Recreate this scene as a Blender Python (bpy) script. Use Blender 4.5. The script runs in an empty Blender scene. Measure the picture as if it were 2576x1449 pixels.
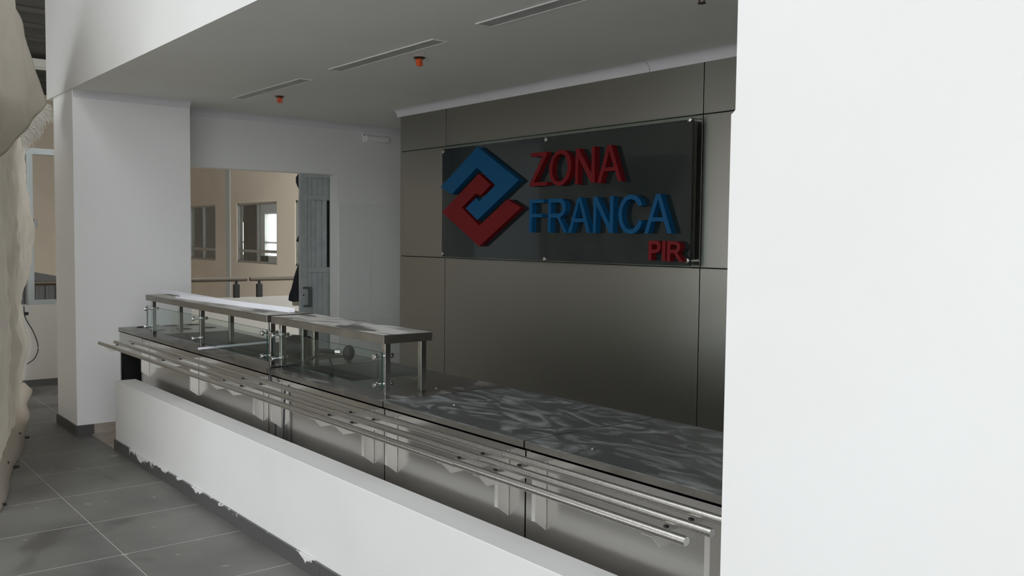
import bpy, bmesh, math, random
from mathutils import Vector, Matrix, noise as mnoise
random.seed(7)
sc = bpy.context.scene
COL = sc.collection
PI = math.pi

# ------------------------------------------------------------------ camera
FPX, YAW, PITCH, ROLL = 2275.44, 0.885069, 0.0543613, 0.0110457
CAMZ = 1.55
W, H = 2576.0, 1449.0
f_ = Vector((-math.cos(PITCH)*math.sin(YAW), math.cos(PITCH)*math.cos(YAW), -math.sin(PITCH)))
r_ = Vector((math.cos(YAW), math.sin(YAW), 0))
u_ = r_.cross(f_)
R_ = math.cos(ROLL)*r_ + math.sin(ROLL)*u_
U_ = -math.sin(ROLL)*r_ + math.cos(ROLL)*u_
cd = bpy.data.cameras.new('camera')
cam = bpy.data.objects.new('camera', cd)
COL.objects.link(cam)
cd.sensor_width = 36.0
cd.lens = FPX/W*36.0
cd.clip_start = 0.05
cd.clip_end = 300
m = Matrix((R_, U_, -f_)).transposed().to_4x4()
m.translation = (0, 0, CAMZ)
cam.matrix_world = m
sc.camera = cam

def at(px, py, x=None, y=None, z=None):
    d = f_ + R_*((px-W/2)/FPX) - U_*((py-H/2)/FPX)
    if x is not None: t = x/d.x
    elif y is not None: t = y/d.y
    else: t = (z-CAMZ)/d.z
    return Vector((0, 0, CAMZ)) + d*t

# ------------------------------------------------------------------ world, light, exposure
wd = bpy.data.worlds.new('world')
sc.world = wd
wd.use_nodes = True
bg = wd.node_tree.nodes['Background']
bg.inputs[0].default_value = (0.945, 0.98, 1.0, 1)
bg.inputs[1].default_value = 3.35
sc.view_settings.view_transform = 'Standard'
sc.view_settings.look = 'None'
sc.view_settings.gamma = 1.0
sc.view_settings.use_curve_mapping = False
sc.view_settings.exposure = 0.0

# ------------------------------------------------------------------ materials
MATS = {}
def mat(name, col, rough=0.6, metal=0.0, noise=None, bump=None, spec=0.5, trans=0.0, alpha=1.0, ior=1.45, coat=0.0):
    """noise=(scale, colour2, lo, hi[, detail, distortion]) ; bump=(scale, strength)"""
    M = bpy.data.materials.new(name)
    M.use_nodes = True
    nt = M.node_tree
    b = nt.nodes['Principled BSDF']
    b.inputs['Base Color'].default_value = (*col, 1)
    b.inputs['Roughness'].default_value = rough
    b.inputs['Metallic'].default_value = metal
    b.inputs['Specular IOR Level'].default_value = spec
    b.inputs['Transmission Weight'].default_value = trans
    b.inputs['IOR'].default_value = ior
    b.inputs['Coat Weight'].default_value = coat
    tc = None
    if noise or bump:
        tc = nt.nodes.new('ShaderNodeNewGeometry')
    if noise:
        n = nt.nodes.new('ShaderNodeTexNoise')
        n.inputs['Scale'].default_value = noise[0]
        n.inputs['Detail'].default_value = noise[4] if len(noise) > 4 else 4
        n.inputs['Distortion'].default_value = noise[5] if len(noise) > 5 else 0.3
        nt.links.new(tc.outputs['Position'], n.inputs['Vector'])
        mr = nt.nodes.new('ShaderNodeMapRange')
        mr.inputs[1].default_value = noise[2]
        mr.inputs[2].default_value = noise[3]
        nt.links.new(n.outputs['Fac'], mr.inputs[0])
        mx = nt.nodes.new('ShaderNodeMix')
        mx.data_type = 'RGBA'
        mx.inputs[6].default_value = (*col, 1)
        mx.inputs[7].default_value = (*noise[1], 1)
        nt.links.new(mr.outputs[0], mx.inputs[0])
        nt.links.new(mx.outputs[2], b.inputs['Base Color'])
    if bump:
        n2 = nt.nodes.new('ShaderNodeTexNoise')
        n2.inputs['Scale'].default_value = bump[0]
        n2.inputs['Detail'].default_value = 4
        nt.links.new(tc.outputs['Position'], n2.inputs['Vector'])
        bp = nt.nodes.new('ShaderNodeBump')
        bp.inputs['Strength'].default_value = bump[1]
        bp.inputs['Distance'].default_value = 0.01
        nt.links.new(n2.outputs['Fac'], bp.inputs['Height'])
        nt.links.new(bp.outputs[0], b.inputs['Normal'])
    MATS[name] = M
    return M

def nodes_of(M):
    nt = M.node_tree
    return nt, nt.nodes['Principled BSDF']

mat('white_paint', (0.86, 0.86, 0.85), 0.55, noise=(1.3, (0.83, 0.825, 0.81), 0.4, 0.7), bump=(60, 0.04))  # wall white, raised to brighten the interior
mat('white_paint_dimmed', (0.78, 0.78, 0.775), 0.55, noise=(1.3, (0.755, 0.75, 0.74), 0.4, 0.7), bump=(60, 0.04))  # same wall white, darkened to tone down fascia and right wall lighting
mat('white_paint_lifted', (0.90, 0.90, 0.90), 0.55, bump=(40, 0.04))  # same wall white, lightened to stand in for more light on the pillar
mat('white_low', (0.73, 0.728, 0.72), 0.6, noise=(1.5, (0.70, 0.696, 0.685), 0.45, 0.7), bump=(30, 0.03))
mat('ceiling_paint', (0.86, 0.85, 0.82), 0.75, noise=(0.8, (0.83, 0.82, 0.79), 0.4, 0.6))
mat('cove_paint', (0.78, 0.76, 0.80), 0.6)
mat('screed', (0.46, 0.40, 0.34), 0.9, noise=(9, (0.36, 0.31, 0.27), 0.4, 0.7), bump=(40, 0.25))
mat('grout', (0.46, 0.45, 0.42), 0.9)
mat('slab', (0.42, 0.41, 0.385), 0.9)
mat('concrete_out', (0.5, 0.5, 0.49), 0.9)
mat('beige', (0.60, 0.52, 0.41), 0.85, noise=(0.6, (0.56, 0.48, 0.38), 0.4, 0.6))
mat('beige_low', (0.47, 0.445, 0.40), 0.8)
mat('wall_tile', (0.80, 0.82, 0.79), 0.28)
mat('steel', (0.52, 0.505, 0.48), 0.23, 1.0, bump=(300, 0.02))
mat('steel_rim', (0.36, 0.342, 0.312), 0.36, 1.0, noise=(7, (0.28, 0.266, 0.242), 0.4, 0.7))
mat('steel_bracket', (0.68, 0.66, 0.625), 0.38, 0.75)
mat('steel_rail', (0.55, 0.53, 0.50), 0.33, 1.0, noise=(160, (0.44, 0.425, 0.40), 0.45, 0.65, 2))
mat('steel_cap', (0.72, 0.71, 0.69), 0.4, 0.8)
mat('steel_well', (0.40, 0.40, 0.385), 0.35, 1.0)
mat('cup_dark', (0.10, 0.10, 0.095), 0.4, 0.9)
mat('chrome', (0.8, 0.8, 0.8), 0.12, 1.0)
mat('panel_metal', (0.34, 0.332, 0.305), 0.36, 1.0, bump=(250, 0.015))
mat('joint_black', (0.012, 0.012, 0.012), 0.9)
mat('black', (0.012, 0.012, 0.013), 0.55)
mat('black_rubber', (0.018, 0.018, 0.02), 0.45)
mat('dark_cloth', (0.018, 0.019, 0.026), 0.9, bump=(25, 0.5))
mat('khaki', (0.42, 0.38, 0.29), 0.9)
mat('sign_dark', (0.012, 0.020, 0.022), 0.08, coat=0.3)
mat('letter_red', (0.17, 0.006, 0.010), 0.5, spec=0.25)
mat('letter_blue', (0.002, 0.078, 0.20), 0.5, spec=0.25)
mat('alu', (0.36, 0.355, 0.33), 0.4, 0.7)
mat('frame_white', (0.33, 0.355, 0.35), 0.5)
mat('door_grey', (0.43, 0.465, 0.465), 0.55, noise=(11, (0.37, 0.405, 0.405), 0.4, 0.65))
mat('door_handle', (0.20, 0.215, 0.215), 0.4, 0.6)
mat('plastic_white', (0.83, 0.83, 0.88), 0.35)
mat('lamp_plastic', (0.92, 0.93, 0.91), 0.45)
mat('slot_grey', (0.46, 0.46, 0.44), 0.6, noise=(6, (0.54, 0.54, 0.52), 0.4, 0.7))
mat('slot_lip', (0.80, 0.80, 0.78), 0.5)
mat('orange_wrap', (0.85, 0.12, 0.035), 0.35, noise=(70, (0.65, 0.30, 0.2), 0.58, 0.7))
mat('brass_dark', (0.10, 0.07, 0.045), 0.4, 0.7)
mat('sheet', (0.70, 0.67, 0.62), 0.7, noise=(3.2, (0.58, 0.55, 0.50), 0.42, 0.68, 6, 0.8), bump=(16, 0.9))
mat('hem', (0.50, 0.44, 0.37), 0.85, bump=(20, 0.3))
mat('fray', (0.86, 0.83, 0.77), 0.8)
mat('roof_dark', (0.10, 0.095, 0.08), 0.8, noise=(0.7, (0.075, 0.07, 0.06), 0.4, 0.6))
mat('purlin', (0.05, 0.048, 0.042), 0.7)
mat('beam_white', (0.55, 0.54, 0.49), 0.6)
mat('stair_dark', (0.025, 0.023, 0.02), 0.6)
mat('pipe_grey', (0.42, 0.42, 0.39), 0.6)
mat('rail_metal', (0.11, 0.09, 0.07), 0.4, 0.6)
mat('room_white', (0.75, 0.75, 0.73), 0.8)
mat('blind', (0.62, 0.50, 0.35), 0.8)
mat('bolt', (0.62, 0.61, 0.57), 0.25, 1.0)

# floor tiles: dark grey porcelain with stains and dust
def tile_material():
    M = mat('floor_tile', (0.105, 0.105, 0.10), 0.45)
    nt, b = nodes_of(M)
    g = nt.nodes.new('ShaderNodeNewGeometry')
    n1 = nt.nodes.new('ShaderNodeTexNoise'); n1.inputs['Scale'].default_value = 2.2; n1.inputs['Detail'].default_value = 8
    n2 = nt.nodes.new('ShaderNodeTexNoise'); n2.inputs['Scale'].default_value = 1.4; n2.inputs['Detail'].default_value = 3; n2.inputs['Distortion'].default_value = 0.6
    n3 = nt.nodes.new('ShaderNodeTexNoise'); n3.inputs['Scale'].default_value = 9; n3.inputs['Detail'].default_value = 2
    for n in (n1, n2, n3): nt.links.new(g.outputs['Position'], n.inputs['Vector'])
    r1 = nt.nodes.new('ShaderNodeValToRGB')
    r1.color_ramp.elements[0].position = 0.3; r1.color_ramp.elements[0].color = (0.106, 0.102, 0.096, 1)
    r1.color_ramp.elements[1].position = 0.72; r1.color_ramp.elements[1].color = (0.172, 0.166, 0.156, 1)
    nt.links.new(n1.outputs['Fac'], r1.inputs[0])
    s = nt.nodes.new('ShaderNodeMapRange'); s.inputs[1].default_value = 0.565; s.inputs[2].default_value = 0.63
    nt.links.new(n2.outputs['Fac'], s.inputs[0])
    mx = nt.nodes.new('ShaderNodeMix'); mx.data_type = 'RGBA'
    mx.inputs[7].default_value = (0.06, 0.057, 0.052, 1)
    mm = nt.nodes.new('ShaderNodeMath'); mm.operation = 'MULTIPLY'; mm.inputs[1].default_value = 0.7
    nt.links.new(s.outputs[0], mm.inputs[0]); nt.links.new(mm.outputs[0], mx.inputs[0])
    nt.links.new(r1.outputs[0], mx.inputs[6])
    d = nt.nodes.new('ShaderNodeMapRange'); d.inputs[1].default_value = 0.69; d.inputs[2].default_value = 0.72
    nt.links.new(n3.outputs['Fac'], d.inputs[0])
    mx2 = nt.nodes.new('ShaderNodeMix'); mx2.data_type = 'RGBA'
    mx2.inputs[7].default_value = (0.27, 0.26, 0.24, 1)
    nt.links.new(d.outputs[0], mx2.inputs[0]); nt.links.new(mx.outputs[2], mx2.inputs[6])
    nt.links.new(mx2.outputs[2], b.inputs['Base Color'])
tile_material()

# let some light through the dust sheet
def translucent(name, fac):
    nt, b = nodes_of(MATS[name])
    o = [n for n in nt.nodes if n.type == 'OUTPUT_MATERIAL'][0]
    t = nt.nodes.new('ShaderNodeBsdfTranslucent'); t.inputs[0].default_value = (0.86, 0.825, 0.765, 1)
    mx = nt.nodes.new('ShaderNodeMixShader'); mx.inputs[0].default_value = fac
    nt.links.new(b.outputs[0], mx.inputs[1]); nt.links.new(t.outputs[0], mx.inputs[2]); nt.links.new(mx.outputs[0], o.inputs[0])
translucent('sheet', 0.6)

# skirting tiles: dark, with white paint smeared over the upper edge
def skirting_material(name, smear):
    M = mat(name, (0.085, 0.085, 0.083), 0.4)
    if not smear: return
    nt, b = nodes_of(M)
    g = nt.nodes.new('ShaderNodeNewGeometry')
    sx = nt.nodes.new('ShaderNodeSeparateXYZ'); nt.links.new(g.outputs['Position'], sx.inputs[0])
    n = nt.nodes.new('ShaderNodeTexNoise'); n.inputs['Scale'].default_value = 2.6; n.inputs['Detail'].default_value = 9; n.inputs['Roughness'].default_value = 0.65
    nt.links.new(g.outputs['Position'], n.inputs['Vector'])
    a = nt.nodes.new('ShaderNodeMath'); a.operation = 'MULTIPLY_ADD'; a.inputs[1].default_value = 0.42; a.inputs[2].default_value = -0.160
    nt.links.new(n.outputs['Fac'], a.inputs[0])
    t = nt.nodes.new('ShaderNodeMath'); t.operation = 'ADD'; nt.links.new(sx.outputs['Z'], t.inputs[0]); nt.links.new(a.outputs[0], t.inputs[1])
    c = nt.nodes.new('ShaderNodeMapRange'); c.inputs[1].default_value = 0.131; c.inputs[2].default_value = 0.134
    nt.links.new(t.outputs[0], c.inputs[0])
    mx = nt.nodes.new('ShaderNodeMix'); mx.data_type = 'RGBA'
    mx.inputs[6].default_value = (0.085, 0.085, 0.083, 1); mx.inputs[7].default_value = (0.74, 0.735, 0.73, 1)
    nt.links.new(c.outputs[0], mx.inputs[0]); nt.links.new(mx.outputs[2], b.inputs['Base Color'])
skirting_material('skirting_plain', False)
skirting_material('skirting_smeared', True)

# steel tops with builder's dust wiped about in swirls
def dusty(name, base, dust, scale, lo, hi, dist, metal=0.9, rough=0.3):
    M = mat(name, base, rough, metal)
    nt, b = nodes_of(M)
    g = nt.nodes.new('ShaderNodeNewGeometry')
    n = nt.nodes.new('ShaderNodeTexNoise'); n.inputs['Scale'].default_value = scale; n.inputs['Detail'].default_value = 9
    n.inputs['Roughness'].default_value = 0.62; n.inputs['Distortion'].default_value = dist
    mp = nt.nodes.new('ShaderNodeMapping'); mp.inputs['Scale'].default_value = (1.0, 1.9, 1)
    nt.links.new(g.outputs['Position'], mp.inputs['Vector']); nt.links.new(mp.outputs[0], n.inputs['Vector'])
    c = nt.nodes.new('ShaderNodeMapRange'); c.inputs[1].default_value = lo; c.inputs[2].default_value = hi
    nt.links.new(n.outputs['Fac'], c.inputs[0])
    mx = nt.nodes.new('ShaderNodeMix'); mx.data_type = 'RGBA'
    mx.inputs[6].default_value = (*base, 1); mx.inputs[7].default_value = (*dust, 1)
    nt.links.new(c.outputs[0], mx.inputs[0]); nt.links.new(mx.outputs[2], b.inputs['Base Color'])
    q = nt.nodes.new('ShaderNodeMapRange'); q.inputs[3].default_value = metal; q.inputs[4].default_value = 0.0
    nt.links.new(c.outputs[0], q.inputs[0]); nt.links.new(q.outputs[0], b.inputs['Metallic'])
    r = nt.nodes.new('ShaderNodeMapRange'); r.inputs[3].default_value = rough; r.inputs[4].default_value = 0.8
    nt.links.new(c.outputs[0], r.inputs[0]); nt.links.new(r.outputs[0], b.inputs['Roughness'])
dusty('top_dusty', (0.20, 0.21, 0.21), (0.26, 0.27, 0.27), 3.2, 0.46, 0.74, 2.6, 0.85, 0.40)
dusty('top_well', (0.26, 0.255, 0.24), (0.36, 0.35, 0.33), 4, 0.5, 0.75, 0.8, 0.9, 0.33)
dusty('shelf_dusty', (0.26, 0.255, 0.245), (0.50, 0.49, 0.465), 3.0, 0.40, 0.55, 0.7, 0.85, 0.4)

# clear glass (real sheets with thickness): thin, slightly green
def glass_material(name, tint, mixfac):
    M = bpy.data.materials.new(name); M.use_nodes = True
    nt = M.node_tree; nt.nodes.clear()
    o = nt.nodes.new('ShaderNodeOutputMaterial')
    t = nt.nodes.new('ShaderNodeBsdfTransparent'); t.inputs[0].default_value = (*tint, 1)
    gl = nt.nodes.new('ShaderNodeBsdfGlossy'); gl.inputs['Roughness'].default_value = 0.02
    lw_ = nt.nodes.new('ShaderNodeLayerWeight')
    pw = nt.nodes.new('ShaderNodeMath'); pw.operation = 'POWER'; pw.inputs[1].default_value = 5
    nt.links.new(lw_.outputs['Facing'], pw.inputs[0])
    fr = nt.nodes.new('ShaderNodeMath'); fr.operation = 'MULTIPLY_ADD'; fr.inputs[1].default_value = 0.9; fr.inputs[2].default_value = mixfac
    nt.links.new(pw.outputs[0], fr.inputs[0])
    mx = nt.nodes.new('ShaderNodeMixShader')
    nt.links.new(fr.outputs[0], mx.inputs[0]); nt.links.new(t.outputs[0], mx.inputs[1]); nt.links.new(gl.outputs[0], mx.inputs[2])
    nt.links.new(mx.outputs[0], o.inputs[0])
    MATS[name] = M
glass_material('glass', (0.93, 0.975, 0.96), 0.03)
glass_material('glass_far', (0.93, 0.95, 0.93), 0.03)
mat('glass_edge', (0.03, 0.07, 0.065), 0.2)

# ------------------------------------------------------------------ mesh helpers
class MB:
    def __init__(self): self.v = []; self.f = []
    def add(self, vs, fs):
        n = len(self.v)
        self.v += [tuple(v) for v in vs]; self.f += [tuple(i+n for i in f) for f in fs]
        return self
    def box(self, x0, x1, y0, y1, z0, z1):
        vs = [(x, y, z) for x in (x0, x1) for y in (y0, y1) for z in (z0, z1)]
        return self.add(vs, [(0, 1, 3, 2), (4, 6, 7, 5), (0, 4, 5, 1), (2, 3, 7, 6), (0, 2, 6, 4), (1, 5, 7, 3)])
    def tube(self, pts, r, n=12, caps=True):
        pts = [Vector(p) for p in pts]; rings = []
        up = Vector((0, 0, 1))
        for i, p in enumerate(pts):
            a = pts[max(i-1, 0)]; b = pts[min(i+1, len(pts)-1)]
            d = (b-a).normalized()
            s = d.cross(up)
            if s.length < 1e-3: s = d.cross(Vector((1, 0, 0)))
            s.normalize(); t = s.cross(d)
            rr = r[i] if isinstance(r, (list, tuple)) else r
            rings.append([p + (s*math.cos(2*PI*k/n) + t*math.sin(2*PI*k/n))*rr for k in range(n)])
        vs = [v for ring in rings for v in ring]; fs = []
        for i in range(len(rings)-1):
            for k in range(n):
                fs.append((i*n+k, i*n+(k+1) % n, (i+1)*n+(k+1) % n, (i+1)*n+k))
        if caps:
            fs.append(tuple(range(n-1, -1, -1))); fs.append(tuple((len(rings)-1)*n+k for k in range(n)))
        return self.add(vs, fs)
    def lathe(self, c, prof, n=20, axis='z'):
        """prof: list of (radius, height) along axis from c"""
        vs = []; fs = []
        for (r, h) in prof:
            for k in range(n):
                a = 2*PI*k/n; p, q = r*math.cos(a), r*math.sin(a)
                vs.append({'z': (c[0]+p, c[1]+q, c[2]+h), 'y': (c[0]+p, c[1]+h, c[2]+q), 'x': (c[0]+h, c[1]+p, c[2]+q)}[axis])
        for i in range(len(prof)-1):
            for k in range(n):
                fs.append((i*n+k, i*n+(k+1) % n, (i+1)*n+(k+1) % n, (i+1)*n+k))
        fs.append(tuple(range(n-1, -1, -1))); fs.append(tuple((len(prof)-1)*n+k for k in range(n)))
        return self.add(vs, fs)
    def prism(self, poly, fn, t0, t1):
        """convex or simple polygon (a,b); fn(a,b,t)->xyz"""
        n = len(poly)
        vs = [fn(a, b, t0) for a, b in poly] + [fn(a, b, t1) for a, b in poly]
        fs = [tuple(range(n)), tuple(range(2*n-1, n-1, -1))]
        fs += [(i, i+n, (i+1) % n + n, (i+1) % n) for i in range(n)]
        return self.add(vs, fs)
    def mesh(self, name, off=(0, 0, 0)):
        me = bpy.data.meshes.new(name)
        me.from_pydata([(v[0]-off[0], v[1]-off[1], v[2]-off[2]) for v in self.v], [], self.f)
        bm = bmesh.new(); bm.from_mesh(me)
        bmesh.ops.recalc_face_normals(bm, faces=bm.faces)
        bm.to_mesh(me); bm.free(); me.update()
        return me

def link(name, me, material, parent=None, loc=(0, 0, 0), smooth=False, bevel=0):
    o = bpy.data.objects.new(name, me)
    COL.objects.link(o)
    if material: 
        if not me.materials: me.materials.append(MATS[material])
    if smooth:
        for p in me.polygons: p.use_smooth = True
        md = None
        try:
            me.set_sharp_from_angle(angle=math.radians(40))
        except Exception: pass
    if bevel:
        b = o.modifiers.new('bevel', 'BEVEL'); b.width = bevel; b.segments = 2; b.limit_method = 'ANGLE'
    if parent: o.parent = parent
    o.location = loc
    return o

def wloc(o):
    return o.location.copy() if o.parent is None else o.location + wloc(o.parent)

def build(mb, name, material, parent=None, smooth=False, bevel=0):
    """mesh given in world coordinates; its origin goes to the parent's (or its own base)"""
    if parent is not None:
        return link(name, mb.mesh(name, wloc(parent)), material, parent, (0, 0, 0), smooth, bevel)
    xs = [v[0] for v in mb.v]; ys = [v[1] for v in mb.v]; zs = [v[2] for v in mb.v]
    off = ((min(xs)+max(xs))/2, (min(ys)+max(ys))/2, min(zs))
    return link(name, mb.mesh(name, off), material, None, off, smooth, bevel)

def tag(o, label=None, cat=None, group=None, kind=None):
    if label: o['label'] = label
    if cat: o['category'] = cat
    if group: o['group'] = group
    if kind: o['kind'] = kind
    return o
def thing(name, loc, label, cat, group=None):
    o = bpy.data.objects.new(name, None); COL.objects.link(o); o.location = loc
    o.empty_display_size = 0.1
    return tag(o, label, cat, group)
def struct(mb, name, material, label, parent=None, bevel=0, smooth=False, cat=None):
    o = build(mb, name, material, parent, smooth, bevel)
    return tag(o, label, cat, kind='structure')

def flat(loops, t, fn):
    """plate with holes: loops of 2-D points (first is the outline), thickness t; fn(a,b,d) -> world"""
    cu = bpy.data.curves.new('tmp', 'CURVE'); cu.dimensions = '2D'; cu.fill_mode = 'BOTH'; cu.extrude = t/2
    for lp in loops:
        s = cu.splines.new('POLY'); s.points.add(len(lp)-1); s.use_cyclic_u = True
        for i, (a, b) in enumerate(lp): s.points[i].co = (a, b, 0, 1)
    ob = bpy.data.objects.new('tmp', cu)
    COL.objects.link(ob)
    me = bpy.data.meshes.new_from_object(ob)
    mb = MB()
    mb.v = [tuple(fn(v.co.x, v.co.y, v.co.z + t/2)) for v in me.vertices]
    mb.f = [tuple(p.vertices) for p in me.polygons]
    bpy.data.objects.remove(ob); bpy.data.curves.remove(cu); bpy.data.meshes.remove(me)
    return mb
def rect(a0, a1, b0, b1): return [(a0, b0), (a1, b0), (a1, b1), (a0, b1)]
def circ(cx, cy, r, n=28): return [(cx+r*math.cos(2*PI*k/n), cy+r*math.sin(2*PI*k/n)) for k in range(n)]

# ================================================================== SETTING
CZ = 2.64                 # ceiling of the serving area
YF = 1.77                 # face of the upper fascia
# floor slab and its tiles (600 mm tiles)
fl = struct(MB().box(-10.2, 6.0, -9.0, 1.885, -0.25, -0.0005).box(-10.2, -7.4, 1.885, 8.0, -0.25, -0.0005), 'floor', 'grout', 'dark grey tiled floor of the hall with pale grout lines')
pit = 0.6035
xs = [-4.522 + pit*k for k in range(-10, 10)]
ys = [1.883 - 0.6*k for k in range(-1, 6)]
tm = MB().box(0.003, pit-0.003, 0.002, 0.598, -0.012, 0.0).mesh('tile')
tm.materials.append(MATS['floor_tile'])
for xa in xs:
    for yb in ys:
        if yb > 2.0 and xa > -8.0: continue
        if xa < -10.6: continue
        link('tile', tm, None, fl, (xa - fl.location.x, yb-0.6 - fl.location.y, 0 - fl.location.z))
struct(MB().box(-7.86, 0.3, 2.85, 5.6, -0.25, -0.001), 'floor_kitchen_bounce', 'wall_tile', 'unseen kitchen floor made pale to bounce light')  # unseen floor, pale so it bounces light onto ceiling and walls
struct(MB().box(-7.4, 0.3, 1.885, 2.85, -0.25, -0.002), 'floor_service', 'screed', 'bare beige screed floor behind the low wall')
struct(MB().box(6.0, 40, -40, 20, -0.5, -0.2).box(-10.2, 6.0, -40, -9, -0.5, -0.2), 'floor_outside', 'concrete_out', 'unseen ground outside the hall made pale to bounce skylight')  # unseen ground, paled to throw more skylight upwards

# low wall in front of the counter
lw = struct(MB().box(-6.80, -1.357, 1.885, 2.028, 0.0, 0.50), 'wall_low', 'white_low', 'low white painted wall in front of the steel counter', bevel=0.003)
bb = struct(MB().box(-6.80, -1.36, 1.881, 1.8845, 0.0, 0.074), 'baseboard_low', 'joint_black', 'dark tile baseboard smeared with white paint along the low wall')
xe = -6.802
seg = [0.17] + [0.6]*9
for L in seg:
    if xe + L > -1.36: L = -1.36 - xe
    if L <= 0.01: break
    build(MB().box(xe+0.0012, xe+L-0.0012, 1.872, 1.882, 0.0, 0.076), 'baseboard_tile', 'skirting_smeared', bb)
    xe += L

# left pillar
pl = struct(MB().box(-8.05, -7.45, 1.785, 2.675, 0.0, CZ+0.6), 'wall_left', 'white_paint_lifted', 'white square pillar at the end of the counter', bevel=0.004)
build(MB().box(-7.452, -7.4485, 1.90, 2.675, 0.0, 0.076), 'raw_plaster', 'screed', pl)
bp = struct(MB().box(-8.058, -7.444, 1.780, 1.90, 0.0, 0.072), 'baseboard_left', 'joint_black', 'dark tile baseboard around the white pillar')
build(MB().box(-8.06, -7.440, 1.773, 1.783, 0, 0.076), 'baseboard_tile', 'skirting_plain', bp)
build(MB().box(-7.4475, -7.438, 1.785, 1.904, 0, 0.076), 'baseboard_tile', 'skirting_plain', bp)

# right pillar (near), with its small plaster step
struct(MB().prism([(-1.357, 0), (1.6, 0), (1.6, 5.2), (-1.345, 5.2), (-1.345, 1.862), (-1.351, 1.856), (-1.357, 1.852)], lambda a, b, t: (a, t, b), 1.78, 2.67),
       'wall_right', 'white_paint_dimmed', 'broad white wall beside the right end of the counter')
# fascia above the opening
struct(MB().box(-8.2, 1.6, YF, 1.95, 2.6406, 5.2), 'wall_upper', 'white_paint_dimmed', 'white fascia wall above the serving opening')
# ceiling of the serving area
ce = struct(MB().box(-8.0, 0.4, YF+0.0005, 5.7, CZ, CZ+0.0004).box(-8.0, 0.4, 1.951, 5.7, CZ+0.0006, CZ+0.08), 'ceiling', 'ceiling_paint', 'flat white plaster ceiling over the counter')
build(MB().prism([(-2.655, 4.128), (-2.625, 4.115), (-2.60, 4.122), (-2.585, 4.14), (-2.70, 4.155), (-2.74, 4.152)], lambda a, b, t: (a, b, t), CZ-0.002, CZ-0.0005), 'ceiling_hole', 'joint_black', ce)

# end wall with the door opening
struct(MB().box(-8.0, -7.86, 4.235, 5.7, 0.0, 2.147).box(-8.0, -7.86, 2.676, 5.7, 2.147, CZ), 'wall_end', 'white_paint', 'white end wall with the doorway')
we = bpy.data.objects['wall_end']
for zz0, zz1 in ((0.16, 0.725), (0.728, 1.297), (1.300, 1.875)):
    for k in range(4):
        y0 = 4.252 + 0.36*k
        build(MB().box(-7.861, -7.852, y0, y0+0.358, zz0, zz1), 'wall_tile', 'wall_tile', we)
# kitchen shell out of sight
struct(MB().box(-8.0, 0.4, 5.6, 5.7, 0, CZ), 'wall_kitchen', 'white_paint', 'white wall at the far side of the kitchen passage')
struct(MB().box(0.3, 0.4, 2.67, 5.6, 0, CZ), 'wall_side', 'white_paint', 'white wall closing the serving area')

# back wall clad with metal panels
YB = 4.20
wb = struct(MB().box(-6.665, 0.3, YB+0.012, YB+0.15, 0, CZ), 'wall_back', 'joint_black', 'back wall clad in brushed grey metal panels')
colx = [-6.669, -5.990, -3.400, -0.81, 0.29]
rowz = [0.02, 1.392, 2.283, 2.597]
for i in range(4):
    for j in range(3):
        build(MB().box(colx[i]+0.003, colx[i+1]-0.003, YB, YB+0.013, rowz[j]+0.003, rowz[j+1]-0.003), 'panel', 'panel_metal', wb, bevel=0.0012)

# coves (concave plaster trims)
def cove(name, p0, p1, nrm, R, label, gap=None):
    """from p0 to p1 along the wall line at ceiling level, nrm points into the room"""
    p0 = Vector(p0); p1 = Vector(p1); nrm = Vector(nrm)
    prof = [(0, 0), (R, 0)] + [(R - R*math.sin(a), -R + R*math.cos(a)) for a in [PI/2*k/8 for k in range(1, 9)]]
    mb = MB()
    n = len(prof)
    vs = [p0 + nrm*a + Vector((0, 0, b)) for a, b in prof] + [p1 + nrm*a + Vector((0, 0, b)) for a, b in prof]
    fs = [tuple(range(n)), tuple(range(2*n-1, n-1, -1))] + [(i, (i+1) % n, (i+1) % n + n, i+n) for i in range(n)]
    mb.add(vs, fs)
    return struct(mb, name, 'cove_paint', label, smooth=True)
cove('trim_1', (-6.72, YB, CZ), (-3.823, YB, CZ), (0, -1, 0), 0.058, 'plaster cove along the top of the metal back wall, long piece')
cove('trim_2', (-3.818, YB, CZ), (0.29, YB, CZ), (0, -1, 0), 0.058, 'plaster cove along the back wall past the crack')
cove('trim_3', (-7.86, 2.676, CZ), (-7.86, 5.59, CZ), (1, 0, 0), 0.058, 'plaster cove above the doorway wall')
cove('trim_4', (-7.45, 1.79, CZ), (-7.45, 2.675, CZ), (1, 0, 0), 0.058, 'plaster cove at the top of the white pillar')

# sliding grey door in the doorway
dr = tag(build(MB().box(-8.066, -8.044, 3.935, 4.62, 0.02, 2.16), 'door_1', 'door_grey'), 'grey boarded sliding door half across the doorway', None, None, 'structure')
def dpart(y0, y1, z0, z1, n='rail', d=-8.024, mt='door_grey'):
    return build(MB().box(-8.045, d, y0, y1, z0, z1), n, mt, dr, bevel=0.002)
dpart(3.931, 4.003, 0.02, 2.16, 'stile')
dpart(4.003, 4.62, 2.118, 2.16); dpart(4.003, 4.62, 1.906, 1.953); dpart(4.003, 4.62, 1.203, 1.252)
for a, b_ in ((4.004, 4.060), (4.0635, 4.1175), (4.121, 4.1745), (4.178, 4.24)): dpart(a, b_, 1.954, 2.117, 'board', -8.038)
for a, b_ in ((4.004, 4.050), (4.0535, 4.0995), (4.103, 4.163)): dpart(a, b_, 1.253, 1.905, 'board', -8.038)
dpart(4.170, 4.217, 1.253, 1.905, 'stile', -8.030)
for a, b_ in ((4.004, 4.060), (4.0635, 4.1175), (4.121, 4.1745), (4.178, 4.24)): dpart(a, b_, 0.03, 1.202, 'board', -8.038)
dpart(4.2175, 4.25, 1.253, 1.905, 'vision_strip', -8.040, 'black')
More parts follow.
